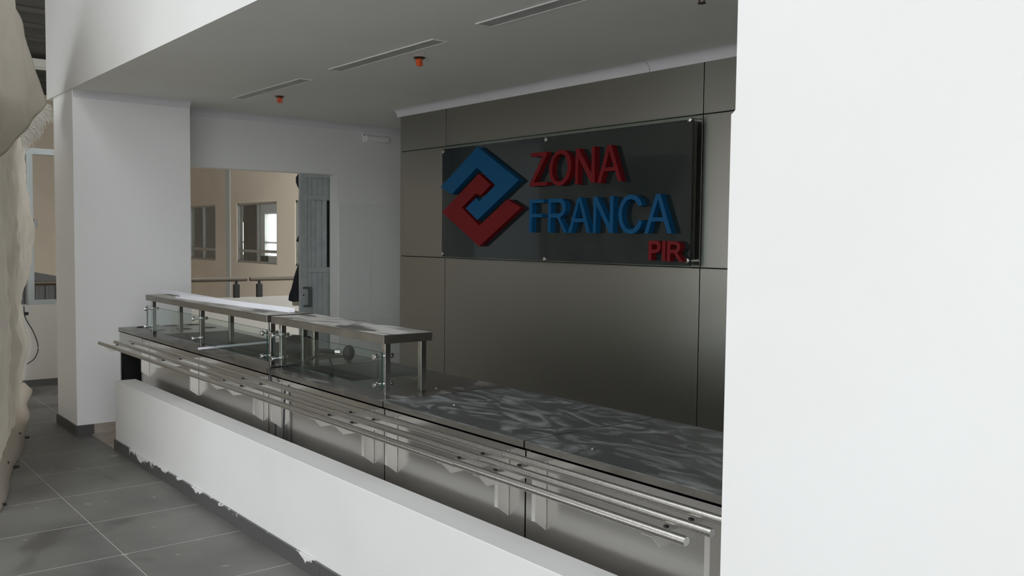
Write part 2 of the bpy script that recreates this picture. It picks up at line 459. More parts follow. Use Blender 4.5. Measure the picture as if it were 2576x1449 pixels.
hd = MB().box(-8.03, -8.0, 4.018, 4.040, 0.870, 1.065)
hd.box(-8.03, -8.0, 3.956, 4.019, 1.045, 1.065).box(-8.03, -8.0, 3.956, 4.019, 0.870, 0.890)
build(hd, 'pull_handle', 'door_handle', dr, bevel=0.002)
build(MB().lathe((-8.031, 3.965, 0.985), [(0.010, 0), (0.010, 0.006), (0.006, 0.008)], 14, 'x'), 'lock', 'black', dr)

# corridor parapet, atrium and the far walls
struct(MB().box(-10.24, -10.1, 1.6, 8.0, 0.0, 0.83), 'wall_parapet', 'beige_low', 'low cream parapet along the corridor beyond the doorway')
struct(MB().box(-10.1, -10.088, 1.6, 8.0, 0, 0.072), 'baseboard_parapet', 'skirting_plain', 'dark baseboard of the parapet')
wins = [(-22.42, -20.70), (-19.45, -17.39), (-16.56, -14.5)]
ZS0, ZS1 = 0.965, 2.262
mb = MB()
edges = [-36.0] + [e for w in wins for e in w] + [-10.24]
for k in range(0, len(edges), 2): mb.box(edges[k], edges[k+1], 8.0, 8.14, -4.5, 6.0)
for a, b_ in wins: mb.box(a, b_, 8.0, 8.14, -4.5, ZS0).box(a, b_, 8.0, 8.14, ZS1, 6.0)
mb.box(-10.24, -8.0, 8.0, 8.14, 0.0, 6.0)
struct(mb, 'wall_far', 'beige', 'tall beige wall with office windows across the atrium')
struct(MB().box(-26.1, -26.0, -6.0, 8.0, -4.5, 5.2), 'wall_atrium', 'beige', 'beige wall at the far end of the atrium')
struct(MB().box(-26.1, -10.2, -6.0, 8.0, -4.6, -4.5), 'floor_lower', 'concrete_out', 'grey floor of the storey below')
for i, (a, b_) in enumerate(wins):
    wfr = MB()
    t = 0.045
    wfr.box(a, b_, 8.02, 8.10, ZS0, ZS0+t).box(a, b_, 8.02, 8.10, ZS1-t, ZS1).box(a, a+t, 8.02, 8.10, ZS0, ZS1).box(b_-t, b_, 8.02, 8.10, ZS0, ZS1)
    mid = (a+b_)/2
    wfr.box(mid-0.03, mid+0.03, 8.03, 8.09, ZS0, ZS1).box(a, b_, 8.025, 8.095, 1.195, 1.255)
    wo = struct(wfr, 'window_%d' % (i+1), 'alu', ['grey framed office window left of the grey cover strip', 'grey framed office window showing bright daylight behind', 'grey framed office window half hidden by the door'][i])
    for (p, q) in ((a+t, mid-0.03), (mid+0.03, b_-t)):
        for (z0, z1) in ((ZS0+t, 1.195), (1.255, ZS1-t)):
            build(MB().box(p, q, 8.055, 8.061, z0, z1), 'pane', 'glass_far', wo)
# the office behind those windows, open to the sky through its own windows
struct(MB().box(-40, -14, 8.14, 13.2, -0.1, 0.0), 'floor_office', 'slab', 'office floor behind the far windows')
struct(MB().box(-40, -14, 8.14, 13.2, 2.72, 2.8), 'ceiling_office', 'room_white', 'white office ceiling behind the far windows')
mb = MB()
op = [(-31.9, -30.72), (-29.21, -27.4)]
ed = [-40.0, -31.9, -30.72, -29.21, -27.4, -14.0]
for k in range(0, 6, 2): mb.box(ed[k], ed[k+1], 13.0, 13.15, 0, 2.72)
for a, b_ in op: mb.box(a, b_, 13.0, 13.15, 0, 0.85).box(a, b_, 13.0, 13.15, 2.33, 2.72)
mb.box(-40, -39.9, 8.14, 13, 0, 2.72).box(-14.1, -14, 8.14, 13, 0, 2.72)
mb.box(-26.1, -26.0, 8.14, 10.3, 0, 2.72)
struct(mb, 'wall_office', 'room_white', 'white office walls behind the far windows')
for i, (a, b_) in enumerate(op):
    wf = MB().box(a, b_, 13.02, 13.1, 1.30, 1.36).box((a+b_)/2-0.02, (a+b_)/2+0.02, 13.02, 13.1, 0.85, 2.33)
    wf.box(a, b_, 13.02, 13.1, 0.85, 0.89).box(a, b_, 13.02, 13.1, 2.29, 2.33)
    struct(wf, 'window_%d' % (i+4), 'alu', ['outer office window with a beige blind seen beyond the office', 'bright outer office window without a blind'][i])
tag(build(MB().box(-31.9, -30.72, 12.95, 12.97, 2.03, 2.33), 'roller_blind', 'blind'), 'beige roller blind drawn partly down an outer office window', 'blind')
struct(MB().box(-24.81, -24.5, 10.4, 10.7, 0, 2.72), 'wall_column', 'pipe_grey', 'grey column inside the far office')
t = thing('office_monitor', (-19.45, 8.6, 0.74), 'black computer monitor at the office window sill', 'monitor')
build(MB().box(-19.71, -19.18, 8.58, 8.62, 0.82, 1.10), 'screen', 'black', t, bevel=0.005)
build(MB().box(-19.48, -19.42, 8.60, 8.64, 0.745, 0.9).box(-19.57, -19.33, 8.53, 8.70, 0.735, 0.75), 'stand', 'black', t)
tag(build(MB().box(-20.2, -18.6, 8.3, 9.0, 0.70, 0.735).box(-20.15, -20.1, 8.35, 8.95, 0, 0.70).box(-18.7, -18.65, 8.35, 8.95, 0, 0.70), 'office_desk', 'beam_white'), 'pale office desk under the bright window', 'desk')
tag(build(MB().box(-20.03, -19.78, 7.975, 7.9985, -4.5, 5.1), 'cover_strip', 'pipe_grey', bevel=0.004), 'tall flat grey cover strip on the beige wall between windows', 'strip')

# atrium roof
rf = struct(MB().box(-26.2, -8.2, -6, 4.5, 5.2, 5.28).box(-26.2, -8.2, 7.4, 8.2, 5.2, 5.28).box(-26.2, -16.0, 4.5, 7.4, 5.2, 5.28).box(-11.0, -8.2, 4.5, 7.4, 5.2, 5.28), 'ceiling_atrium', 'roof_dark', 'dark sheet roof high over the atrium')
for k in range(9):
    x = -25.4 + 1.22*k
    build(MB().box(x-0.05, x+0.05, -6, 8, 5.06, 5.2), 'purlin', 'purlin', rf)
    build(MB().box(x+0.50, x+0.53, -6, 8, 5.17, 5.2), 'sheet_rib', 'purlin', rf)
tag(build(MB().box(-20.36, -20.29, -6, 8, 4.85, 4.88).box(-20.34, -20.31, -6, 8, 4.88, 5.06), 'roof_beam', 'beam_white'), 'pale steel beam under the dark atrium roof', 'beam')

# stair flight in the atrium
t = thing('stair_flight', (-16, 3.4, -4.5), 'dark steel stair flight seen over the parapet beside the pillar', 'stairs')
build(MB().prism([(2.4, 1.10), (4.6, 0.66), (4.6, 0.54), (2.4, 0.96)], lambda a, b, q: (q, a, b), -16.06, -16.0), 'handrail', 'stair_dark', t)
for k in range(14):
    y = 2.5 + 0.15*k; zt = 0.98 - 0.2*(y-2.5)
    build(MB().box(-16.05, -16.02, y, y+0.035, -0.6, zt), 'baluster', 'stair_dark', t)
build(MB().prism([(2.4, 0.97), (4.6, 0.56), (4.6, -0.9), (2.4, -0.7)], lambda a, b, q: (q, a, b), -16.9, -16.06), 'flight', 'stair_dark', t)
build(MB().box(-16.6, -16.3, 3.3, 3.6, -4.5, -0.5), 'support', 'stair_dark', t)

# handrails on the parapet
def handrail(y0, y1, posts, label):
    t = thing('handrail', (-10.17, (y0+y1)/2, 0.83), label, 'handrail', 'handrails on the parapet')
    build(MB().tube([(-10.17, y0, 1.042), (-10.17, y1, 1.042)], 0.024, 14), 'rail', 'rail_metal', t, smooth=True)
    for y in posts:
        p = build(MB().box(-10.19, -10.15, y-0.034, y+0.034, 0.83, 0.985), 'post', 'black', t, bevel=0.004)
        build(MB().tube([(-10.17, y, 0.985), (-10.17, y, 1.03)], 0.016, 10), 'neck', 'black', p)
handrail(2.05, 4.30, [2.9, 4.175], 'brown metal handrail on black posts running behind the white pillar')
handrail(4.34, 6.6, [4.455, 5.7], 'brown metal handrail on black posts running behind the grey door')
# white frame on the parapet left of the pillar
t = thing('window_frame', (-10.15, 2.05, 0.83), 'white metal frame standing on the parapet beside the dust sheet', 'frame')
build(MB().box(-10.2, -10.12, 1.99, 2.045, 0.83, 2.345), 'post', 'frame_white', t)
build(MB().box(-10.2, -10.12, 1.7, 2.9, 2.345, 2.405), 'top_bar', 'frame_white', t)
build(MB().box(-10.2, -10.12, 2.045, 2.9, 0.83, 0.875), 'bottom_bar', 'frame_white', t)
build(MB().box(-10.14, -10.09, 2.046, 2.078, 1.60, 1.70), 'catch', 'alu', t)

# unseen hall shell (open right and behind), panels placed to block and steer daylight
struct(MB().box(-8.2, -6.0, -5.0, YF, 5.2, 5.3).box(-1.8, 4.0, -5.0, YF, 5.2, 5.3).box(-6.0, -1.8, 0.6, YF, 5.2, 5.3), 'ceiling_light_block', 'roof_dark', 'unseen hall roof panels added to block skylight')  # invented roof; its gaps set how much skylight reaches fascia and pillar
struct(MB().box(-6.5, -1.0, -5.1, -5, 0, 5.2).box(1.6, 4.0, 1.78, 1.95, 0, 5.2).box(-10.2, -6.5, -5.1, -5.0, 2.3, 5.2), 'wall_light_block', 'white_paint', 'unseen white hall wall panels added to block daylight')  # invented wall; the high strip keeps light off the left fascia
struct(MB().box(-26.0, -10.2, -6.1, -6.0, -4.5, 5.2), 'wall_atrium_block', 'beige', 'unseen beige wall added to keep daylight out of the atrium')  # invented wall that shuts daylight out to darken the atrium

# ================================================================== COUNTER
ZT, ZR, YC, YBK = 0.82, 0.79, 2.10, 2.80
def rail_z(u): return 0.776
def bracket_mesh():
    mb = MB()
    web = [(2.104, .766), (2.104, .518), (2.052, .556), (2.052, .722), (1.836, .722), (1.80, .758), (2.052, .758), (2.052, .766)]
    # split the L into simple quads so the faces stay planar and convex
    fn = lambda a, b, q: (q, a, b)
    mb.prism([(2.1005, .766), (2.1005, .518), (2.052, .556), (2.052, .766)], fn, -0.003, 0.0)
    mb.prism([(2.052, .758), (2.052, .722), (1.836, .722), (1.80, .758)], fn, -0.003, 0.0)
    mb.box(-0.020, 0.0, 2.049, 2.052, .558, .766)
    mb.box(-0.036, 0.0, 1.80, 2.052, .7575, .7605)
    return mb
brk = bracket_mesh().mesh('rail_bracket'); brk.materials.append(MATS['steel_bracket'])
spm = MB().box(-0.032, -0.020, -0.005, 0.005, 0.7605, 0.7665).mesh('spacer'); spm.materials.append(MATS['black'])
RY = (1.785, 1.889, 1.995)

def unit(x0, x1, label, top_mat, well=None, holes=None, brackets=(), rails=None, open_front=False, dz=0.0, right_end=False):
    cx = (x0+x1)/2
    t = thing('counter_unit', (cx, 2.45, 0.0), label, 'counter')
    g = 0.002
    loops = [rect(x0+g, x1-g, YC-0.006, YBK)]
    if well: loops.append(rect(*well))
    if holes:
        for (hx, hy) in holes: loops.append(circ(hx, hy, 0.055))
    build(flat(loops, 0.003, lambda a, b, d: (a, b, ZT-0.003+d)), 'worktop', top_mat, t)
    rim = MB().box(x0+g, x1-g, YC-0.006, YC-0.003, ZR, ZT-0.003).box(x0+g, x1-g, YC-0.006, YC+0.02, ZR, ZR+0.003)
    rim.box(x0+g, x1-g, YBK-0.003, YBK, ZR, ZT-0.003)
    rim.box(x0+g, x0+g+0.003, YC-0.003, YBK, ZR, ZT-0.003).box(x1-g-0.003, x1-g, YC-0.003, YBK, ZR, ZT-0.003)
    build(rim, 'worktop_rim', 'steel_rim', t)
    if open_front:
        fr = MB().box(x0+g, x0+0.03, YC+0.003, YC+0.02, 0.05, ZR-0.006).box(x1-0.022, x1-g, YC+0.003, YC+0.02, 0.05, ZR-0.006)
        fr.box(x0+0.03, x1-0.022, YC+0.003, YC+0.02, 0.632, ZR-0.006).box(x0+0.03, x1-0.022, YC+0.003, YC+0.02, 0.05, 0.12)
        build(fr, 'front_frame', 'steel', t)
        inn = MB().box(x0+0.02, x1-0.02, YC+0.55, YC+0.56, 0.1, 0.70).box(x0+0.012, x0+0.022, YC+0.02, YC+0.56, 0.1, 0.7).box(x1-0.020, x1-0.010, YC+0.02, YC+0.56, 0.1, 0.7)
        inn.box(x0+0.02, x1-0.02, YC+0.02, YC+0.55, 0.12, 0.13).box(x0+0.02, x1-0.02, YC+0.02, YC+0.55, 0.70, 0.71)
        build(inn, 'cupboard_lining', 'black', t)
    else:
        build(MB().box(x0+g, x1-g, YC+0.003, YC+0.012, 0.08, ZR-0.008), 'front_panel', 'steel', t)
    build(MB().box(x0+g, x0+g+0.008, YC+0.013, YBK-0.01, 0.08, ZR), 'side_panel', 'steel', t)
    build(MB().box(x1-g-0.008, x1-g, YC+0.013, YBK-0.01, 0.08, ZR), 'side_panel', 'steel', t)
    build(MB().box(x0+0.012, x1-0.012, YBK-0.03, YBK-0.02, 0.08, ZR), 'back_panel', 'steel', t)
    build(MB().box(x0+0.03, x1-0.03, YC+0.06, YBK-0.06, 0.0, 0.08), 'plinth', 'black', t)
    if well:
        a0, a1, b0, b1 = well; dp = 0.20
        wl = MB()
        wl.box(a0-0.003, a0, b0, b1, ZT-dp, ZT-0.003).box(a1, a1+0.003, b0, b1, ZT-dp, ZT-0.003)
        wl.box(a0-0.003, a1+0.003, b0-0.003, b0, ZT-dp, ZT-0.003).box(a0-0.003, a1+0.003, b1, b1+0.003, ZT-dp, ZT-0.003)
        wl.box(a0-0.003, a1+0.003, b0-0.003, b1+0.003, ZT-dp-0.003, ZT-dp)
        w_ = build(wl, 'well', 'steel_well', t)
        build(MB().tube([(a0+0.004, b1-0.004, ZT-dp), (a0+0.004, b1-0.004, ZT-0.004)], 0.004, 8), 'well_corner', 'chrome', w_, smooth=True)
        build(MB().lathe(((a0+a1)/2, (b0+b1)/2, ZT-dp), [(0.03, 0), (0.03, 0.003), (0.02, 0.004)], 16), 'drain', 'chrome', w_)
    if holes:
        for (hx, hy) in holes:
            prof = [(0.062, ZT+0.0005), (0.062, ZT+0.002), (0.054, ZT+0.002), (0.053, ZT-0.12), (0.0, ZT-0.122)]
            mb = MB(); n = 28; vs = []; fs = []
            for r, z in prof:
                for k in range(n): vs.append((hx+max(r, 1e-4)*math.cos(2*PI*k/n), hy+max(r, 1e-4)*math.sin(2*PI*k/n), z))
            for i in range(len(prof)-1):
                for k in range(n): fs.append((i*n+k, i*n+(k+1) % n, (i+1)*n+(k+1) % n, (i+1)*n+k))
            mb.add(vs, fs)
            build(mb, 'cutlery_cup', 'cup_dark', t, smooth=True)
    for xb in brackets:
        br = link('rail_bracket', brk, None, t, (xb - cx, -2.45, 0))
        for y in RY[1:]: link('spacer', spm, None, br, (0, y, 0))
    if rails:
        for i, y in enumerate(RY):
            z = 0.7785 + dz + 0.0008*i
            rl = build(MB().tube([(rails[0], y, z), (rails[1], y, z)], 0.0128+0.0004*(dz > 0), 20, caps=False), 'tray_rail', 'steel_rail', t, smooth=True)
            build(MB().lathe((rails[0], y, z), [(0.0126, 0.0005), (0.0126, 0.003)], 20, 'x'), 'end_cap', 'steel_cap', rl)
            build(MB().lathe((rails[1], y, z), [(0.0126, -0.003), (0.0126, -0.0005)], 20, 'x'), 'end_cap', 'steel_cap', rl)
    return t

uA = unit(-7.445, -6.882, 'steel end unit with round cutlery holes and an open black cupboard by the white pillar', 'top_well',
          holes=[(-7.345, 2.26), (-7.345, 2.46), (-7.345, 2.655), (-7.04, 2.27), (-7.04, 2.465), (-7.04, 2.66)], open_front=True)
uB = unit(-6.878, -4.682, 'long steel serving counter unit with a deep well under the longer glass guard', 'top_well',
          well=(-6.76, -4.86, 2.225, 2.705), brackets=(-6.725, -5.74, -4.75), rails=(-6.80, -4.725))
uC = unit(-4.678, -3.462, 'steel serving counter unit with a square well under the shorter glass guard', 'top_well',
          well=(-4.61, -4.035, 2.265, 2.752), brackets=(-4.517, -3.55), rails=(-4.722, -3.49), dz=0.0025)
uD = unit(-3.458, -2.482, 'plain steel counter unit with swirled dust on its worktop next to the shorter guard', 'top_dusty',
          brackets=(-3.35, -2.573), rails=(-3.487, -2.472), dz=0.004)
uE = unit(-2.478, -1.48, 'plain steel counter unit at the end of the run by the broad white wall', 'top_dusty',
          brackets=(-2.362, -1.60), rails=(-2.469, -1.467), dz=0.006)

# glass food guards: steel shelf on square posts with a bolted glass front
def guard(t, x0, x1, postx, gx0, gx1):
    sh = MB().box(x0, x1, 2.132, 2.402, 1.103, 1.107)
    sh.box(x0, x1, 2.132, 2.135, 1.067, 1.103).box(x0, x1, 2.399, 2.402, 1.067, 1.103)
    sh.box(x0, x0+0.003, 2.135, 2.399, 1.067, 1.103).box(x1-0.003, x1, 2.135, 2.399, 1.067, 1.103)
    sh.box(x0+0.003, x1-0.003, 2.135, 2.399, 1.067, 1.069)
    s = build(sh, 'guard_shelf', 'steel_rim', t, bevel=0.001)
    build(MB().box(x0+0.002, x1-0.002, 2.134, 2.400, 1.107, 1.1075), 'dust_film', 'shelf_dusty', s)
    for px in postx:
        for y in (2.180, 2.378):
            p = build(MB().box(px-0.015, px+0.015, y-0.015, y+0.015, ZT, 1.067), 'guard_post', 'steel', t, bevel=0.002)
            if y < 2.3:
                for z in (0.875, 1.004):
                    bo = MB().lathe((px, 0, z), [(0.0135, 2.112), (0.0150, 2.115), (0.0150, 2.127), (0.006, 2.128), (0.006, 2.166)], 14, 'y')
                    build(bo, 'bolt', 'chrome', p, smooth=True)
                    build(MB().lathe((px, 0, z), [(0.006, 2.195), (0.006, 2.205), (0.011, 2.206), (0.011, 2.216)], 14, 'y'), 'nut', 'chrome', p, smooth=True)
    gl = build(MB().box(gx0, gx1, 2.140, 2.147, 0.852, 1.024), 'guard_glass', 'glass', t)
    ge = MB().box(gx0-0.0008, gx0, 2.140, 2.147, 0.852, 1.024).box(gx1, gx1+0.0008, 2.140, 2.147, 0.852, 1.024)
    ge.box(gx0, gx1, 2.140, 2.147, 1.024, 1.0248).box(gx0, gx1, 2.140, 2.147, 0.8512, 0.852)
    build(ge, 'glass_rim', 'glass_edge', gl)
guard(uB, -6.885, -4.770, (-6.86, -5.885, -4.808), -6.89, -4.79)
guard(uC, -4.712, -3.520, (-4.668, -3.575), -4.70, -3.55)

# ================================================================== WALL SIGN
YS = 4.13
sg = thing('wall_sign', (-4.66, YS, 1.39), 'large dark glass wall sign with blue and red raised letters and a knot emblem', 'sign')
build(MB().box(-5.936, -3.392, YS, YS+0.008, 1.389, 2.283), 'glass_sheet', 'glass', sg)
build(MB().box(-5.934, -3.418, YS+0.0085, YS+0.012, 1.402, 2.250), 'dark_backing', 'joint_black', sg)
build(MB().box(-5.934, -3.418, YS-0.002, YS-0.0002, 1.402, 2.250), 'dark_face', 'sign_dark', sg)
for (x, z) in ((-5.915, 2.232), (-4.69, 2.232), (-3.435, 2.250), (-5.915, 1.425), (-4.69, 1.412), (-3.434, 1.433)):
    s = build(MB().lathe((x, 0, z), [(0.010, YS-0.012), (0.015, YS-0.010), (0.015, YS-0.0025)], 16, 'y'), 'standoff', 'bolt', sg, smooth=True)
    build(MB().lathe((x, 0, z), [(0.011, YS+0.0125), (0.011, YB)], 16, 'y'), 'standoff_barrel', 'bolt', s, smooth=True)
ZC = lambda p: (1320+p[0]/9.2, 350+p[1]/9.2)
FC = lambda p: (1320+p[0]/11.591, 475+p[1]/11.591)
NC = lambda p: (1520+p[0]/7.067, 475+p[1]/7.067)
LC = lambda p: (1100+p[0]/4.996, 350+p[1]/4.996)
ID = lambda p: p
YL = YS - 0.046
def letter(name, loops, cv, material):
    L = []
    for lp in loops:
        q = [at(*cv(p), y=YL) for p in lp]
        L.append([(v.x, v.z) for v in q])
    mb = flat(L, 0.0435, lambda a, b, d: (a, YL+d, b))
    return build(mb, name, material, sg)
def ell(cx, cy, rx, ry, sx, sy, n=36):
    return [(cx+rx*math.cos(2*PI*k/n)+sx*math.sin(2*PI*k/n), cy-ry*math.sin(2*PI*k/n)-sy*math.cos(2*PI*k/n)) for k in range(n)]
letter('letter_z', [[(145, 325), (515, 290), (510, 365), (205, 1005), (510, 985), (510, 1065), (110, 1095), (112, 1040), (410, 400), (148, 410)]], ZC, 'letter_red')
letter('letter_o', [ell(819, 662, 255, 416, 28, 15), ell(812, 664, 180, 322, 20, 10)], ZC, 'letter_red')
letter('letter_n', [[(1185, 218), (1250, 215), (1540, 790), (1555, 165), (1618, 162), (1618, 1005), (1530, 1008), (1240, 430), (1228, 1045), (1160, 1050)]], ZC, 'letter_red')
letter('letter_a', [[(1910, 140), (2005, 132), (2240, 970), (2155, 975), (2090, 730), (1830, 748), (1750, 1015), (1678, 1018)], [(1955, 265), (2055, 640), (1860, 660)]], ZC, 'letter_red')
letter('letter_f', [[(140, 310), (555, 305), (555, 410), (220, 418), (212, 725), (508, 730), (508, 832), (208, 840), (198, 1275), (118, 1275)]], FC, 'letter_blue')
letter('letter_r', [[(685, 290), (1000, 280), (1090, 300), (1150, 360), (1185, 440), (1192, 540), (1180, 650), (1130, 750), (1070, 805), (1015, 830), (1235, 1285), (1135, 1285), (985, 930), (940, 860), (895, 838), (757, 838), (748, 1280), (662, 1280)],
                    [(765, 402), (980, 395), (1045, 420), (1085, 480), (1095, 560), (1080, 640), (1030, 705), (975, 720), (757, 725)]], FC, 'letter_blue')
letter('letter_a', [[(1545, 258), (1640, 255), (1905, 1285), (1800, 1285), (1725, 970), (1425, 972), (1355, 1285), (1255, 1285)], [(1585, 370), (1700, 862), (1460, 865)]], FC, 'letter_blue')
letter('letter_n', [[(1493.0, 495.3), (1501.6, 495.0), (1533.1, 564.3), (1534.9, 493.4), (1543.8, 493.4), (1541.2, 586.3), (1532.3, 586.2), (1500.3, 516.8), (1498.2, 585.9), (1491.3, 585.9)]], ID, 'letter_blue')
letter('letter_c', [[(675, 290), (655, 235), (620, 175), (575, 130), (520, 107), (460, 105), (400, 125), (345, 170), (300, 240), (265, 330), (248, 450), (255, 560), (280, 650), (325, 730), (375, 780), (440, 800), (510, 795), (570, 765), (620, 710), (655, 640), (675, 568), (612, 552), (590, 610), (555, 670), (505, 715), (450, 725), (395, 700), (350, 640), (322, 560), (312, 460), (322, 360), (350, 280), (390, 220), (440, 188), (490, 182), (540, 205), (580, 250), (605, 312)]], NC, 'letter_blue')
letter('letter_a', [[(918, 95), (1000, 92), (1198, 795), (1118, 795), (1062, 580), (838, 582), (778, 795), (708, 795)], [(957, 180), (1040, 505), (862, 508)]], NC, 'letter_blue')
letter('letter_p', [[(790, 920), (930, 920), (975, 945), (1000, 990), (1005, 1040), (985, 1100), (945, 1135), (900, 1145), (838, 1145), (835, 1275), (778, 1275)], [(845, 988), (915, 988), (938, 1010), (940, 1040), (930, 1070), (905, 1080), (843, 1080)]], NC, 'letter_red')
letter('letter_i', [[(1030, 925), (1090, 925), (1080, 1285), (1025, 1280)]], NC, 'letter_red')
letter('letter_r', [[(1120, 925), (1260, 930), (1310, 945), (1345, 990), (1350, 1050), (1330, 1110), (1295, 1140), (1395, 1300), (1325, 1300), (1240, 1145), (1170, 1145), (1168, 1295), (1108, 1290)], [(1175, 990), (1255, 992), (1290, 1015), (1292, 1045), (1275, 1075), (1240, 1082), (1172, 1080)]], NC, 'letter_red')
tag(letter('emblem_hook', [[(40, 600), (503, 98), (1025, 515), (503, 1018), (357, 868), (485, 740), (530, 780), (730, 578), (498, 358), (180, 693)]], LC, 'letter_blue'), 'blue upper half of the emblem')
tag(letter('emblem_hook', [[(520, 435), (672, 575), (540, 712), (487, 680), (307, 860), (528, 1088), (878, 757), (1050, 862), (525, 1348), (60, 918)]], LC, 'letter_red'), 'red lower half of the emblem')

# ================================================================== CEILING FITTINGS
slot_lab = ['linear ceiling slot nearest the doorway end of the ceiling', 'middle linear ceiling slot between the two orange sprinklers', 'linear ceiling slot nearest the broad white wall']
for (x0, x1, y0, y1), lb in zip([(-6.985, -5.82, 2.853, 2.937), (-5.365, -4.177, 2.838, 2.925), (-3.727, -2.54, 2.80, 2.888)], slot_lab):
    t = thing('ceiling_slot', ((x0+x1)/2, (y0+y1)/2, CZ-0.012), lb, 'ceiling slot', 'linear slots in the ceiling')
    lip = 0.006
    build(MB().box(x0-lip, x1+lip, y0-lip, y0, CZ-0.006, CZ).box(x0-lip, x1+lip, y1, y1+lip, CZ-0.006, CZ).box(x0-lip, x0, y0, y1, CZ-0.006, CZ).box(x1, x1+lip, y0, y1, CZ-0.006, CZ), 'slot_frame', 'slot_lip', t)
    build(MB().box(x0, x1, y0, y1, CZ-0.003, CZ), 'slot_panel', 'slot_grey', t)
def sprinkler(x, y, wrapped, lb):
    t = thing('sprinkler', (x, y, CZ-0.05), lb, 'sprinkler', 'ceiling sprinklers')
    build(MB().lathe((x, y, CZ), [(0.036, 0.0), (0.036, -0.003), (0.030, -0.008), (0.018, -0.008)], 22), 'escutcheon', 'brass_dark', t, smooth=True)
    build(MB().lathe((x, y, CZ), [(0.010, -0.007), (0.010, -0.036), (0.007, -0.038)], 12), 'body', 'brass_dark', t)
    if wrapped:
        mb = MB(); vs = []; fs = []; n = 14
        prof = [(0.013, -0.009), (0.020, -0.013), (0.022, -0.022), (0.017, -0.030), (0.021, -0.038), (0.019, -0.048), (0.008, -0.053)]
        for i, (r, h) in enumerate(prof):
            for k in range(n):
                rr = r*(1+0.22*random.uniform(-1, 1)); a = 2*PI*k/n
                vs.append((x+rr*math.cos(a), y+rr*math.sin(a), CZ+h))
        for i in range(len(prof)-1):
            for k in range(n): fs.append((i*n+k, i*n+(k+1) % n, (i+1)*n+(k+1) % n, (i+1)*n+k))
        fs.append(tuple((len(prof)-1)*n+k for k in range(n)))
        mb.add(vs, fs)
        build(mb, 'plastic_wrap', 'orange_wrap', t)
    else:
        build(MB().tube([(x-0.016, y, CZ-0.03), (x-0.012, y, CZ-0.05)], 0.003, 8).tube([(x+0.016, y, CZ-0.03), (x+0.012, y, CZ-0.05)], 0.003, 8).box(x-0.018, x+0.018, y-0.004, y+0.004, CZ-0.034, CZ-0.028), 'yoke', 'brass_dark', t)
        build(MB().lathe((x, y, CZ), [(0.018, -0.052), (0.018, -0.055)], 16), 'deflector', 'brass_dark', t)
sprinkler(-6.669, 3.095, True, 'sprinkler wrapped in orange plastic near the doorway end of the ceiling')
sprinkler(-4.656, 3.064, True, 'sprinkler wrapped in orange plastic above the sign end of the counter')
sprinkler(-2.59, 3.172, False, 'bare dark metal sprinkler with no orange wrapping')

t = thing('emergency_lamp', (-7.86, 4.64, 2.48), 'white emergency lamp box high on the wall beside the doorway', 'lamp')
build(MB().box(-7.86, -7.845, 4.515, 4.785, 2.478, 2.566), 'back_plate', 'lamp_plastic', t, bevel=0.003)
build(MB().prism([(-7.845, 2.484), (-7.80, 2.492), (-7.795, 2.535), (-7.845, 2.561)], lambda a, b, q: (a, q, b), 4.535, 4.78), 'lens', 'lamp_plastic', t, bevel=0.004)
build(MB().lathe((-7.845, 4.524, 2.55), [(0.006, 0), (0.006, 0.004)], 10, 'x'), 'test_button', 'black', t)

# ================================================================== LOOSE THINGS ON THE COUNTER
def angle_strip(p0, p1, w, lb, group=None, tilt=0.0):
    p0 = Vector(p0); p1 = Vector(p1); d = (p1-p0).normalized(); s = d.cross(Vector((0, 0, 1))).normalized(); u = s.cross(d)
    mb = MB(); th = 0.0018
    def beam(a, b, c, e):
        vs = [p + s*q + u*r for p in (p0, p1) for (q, r) in ((a, c), (b, c), (b, e), (a, e))]
        mb.add(vs, [(0, 1, 2, 3), (7, 6, 5, 4), (0, 4, 5, 1), (1, 5, 6, 2), (2, 6, 7, 3), (3, 7, 4, 0)])
    beam(-w/2, w/2, 0, th); beam(-w/2, -w/2+th, th, w*0.8); beam(w/2-th, w/2, th, w*0.45)
    o = build(mb, 'plastic_strip', 'plastic_white')
    return tag(o, lb, 'strip', group)
angle_strip((-7.02, 2.275, 1.116), (-5.66, 2.285, 1.1085), 0.030, 'white plastic trunking strip on the longer guard shelf, end over the cutlery holes')
angle_strip((-6.40, 2.20, 1.1085), (-4.86, 2.33, 1.1085), 0.032, 'white plastic trunking strip on the longer guard shelf, end by the shelf gap')
angle_strip((-5.662, 2.075, 0.8275), (-5.80, 2.80, 0.8275), 0.015, 'thin white plastic strip laid across the deep well under the guard')

# black electric tool with a round head
t = thing('electric_tool', (-4.80, 2.50, 0.82), 'black electric tool with chrome collar and round head lying behind the guard glass', 'tool')
mb = MB()
A = Vector((-4.90, 2.40, 0.905)); B = Vector((-4.815, 2.63, 0.862))
mb.tube([(-4.97, 2.33, 0.87), (-4.95, 2.345, 0.895), (-4.92, 2.37, 0.90), (-4.86, 2.43, 0.895), (-4.835, 2.455, 0.885)], [0.03, 0.062, 0.072, 0.07, 0.035], 16)
build(mb, 'motor_body', 'black_rubber', t, smooth=True)
build(MB().tube([(-4.845, 2.445, 0.885), (-4.76, 2.56, 0.872)], 0.013, 12), 'shaft', 'black_rubber', t, smooth=True)
build(MB().tube([(-4.764, 2.555, 0.8725), (-4.745, 2.58, 0.870)], 0.0185, 14), 'collar', 'chrome', t, smooth=True)
d = (Vector((-4.735, 2.595, 0.868)) - Vector((-4.845, 2.445, 0.885))).normalized()
c = Vector((-4.728, 2.605, 0.868))
build(MB().tube([c + d*(0.036*math.sin(a) + 0.018) for a in [-1.5+0.3*k for k in range(11)]], [max(0.004, 0.047*math.cos(a)) for a in [-1.5+0.3*k for k in range(11)]], 24), 'round_head', 'black_rubber', t, smooth=True)
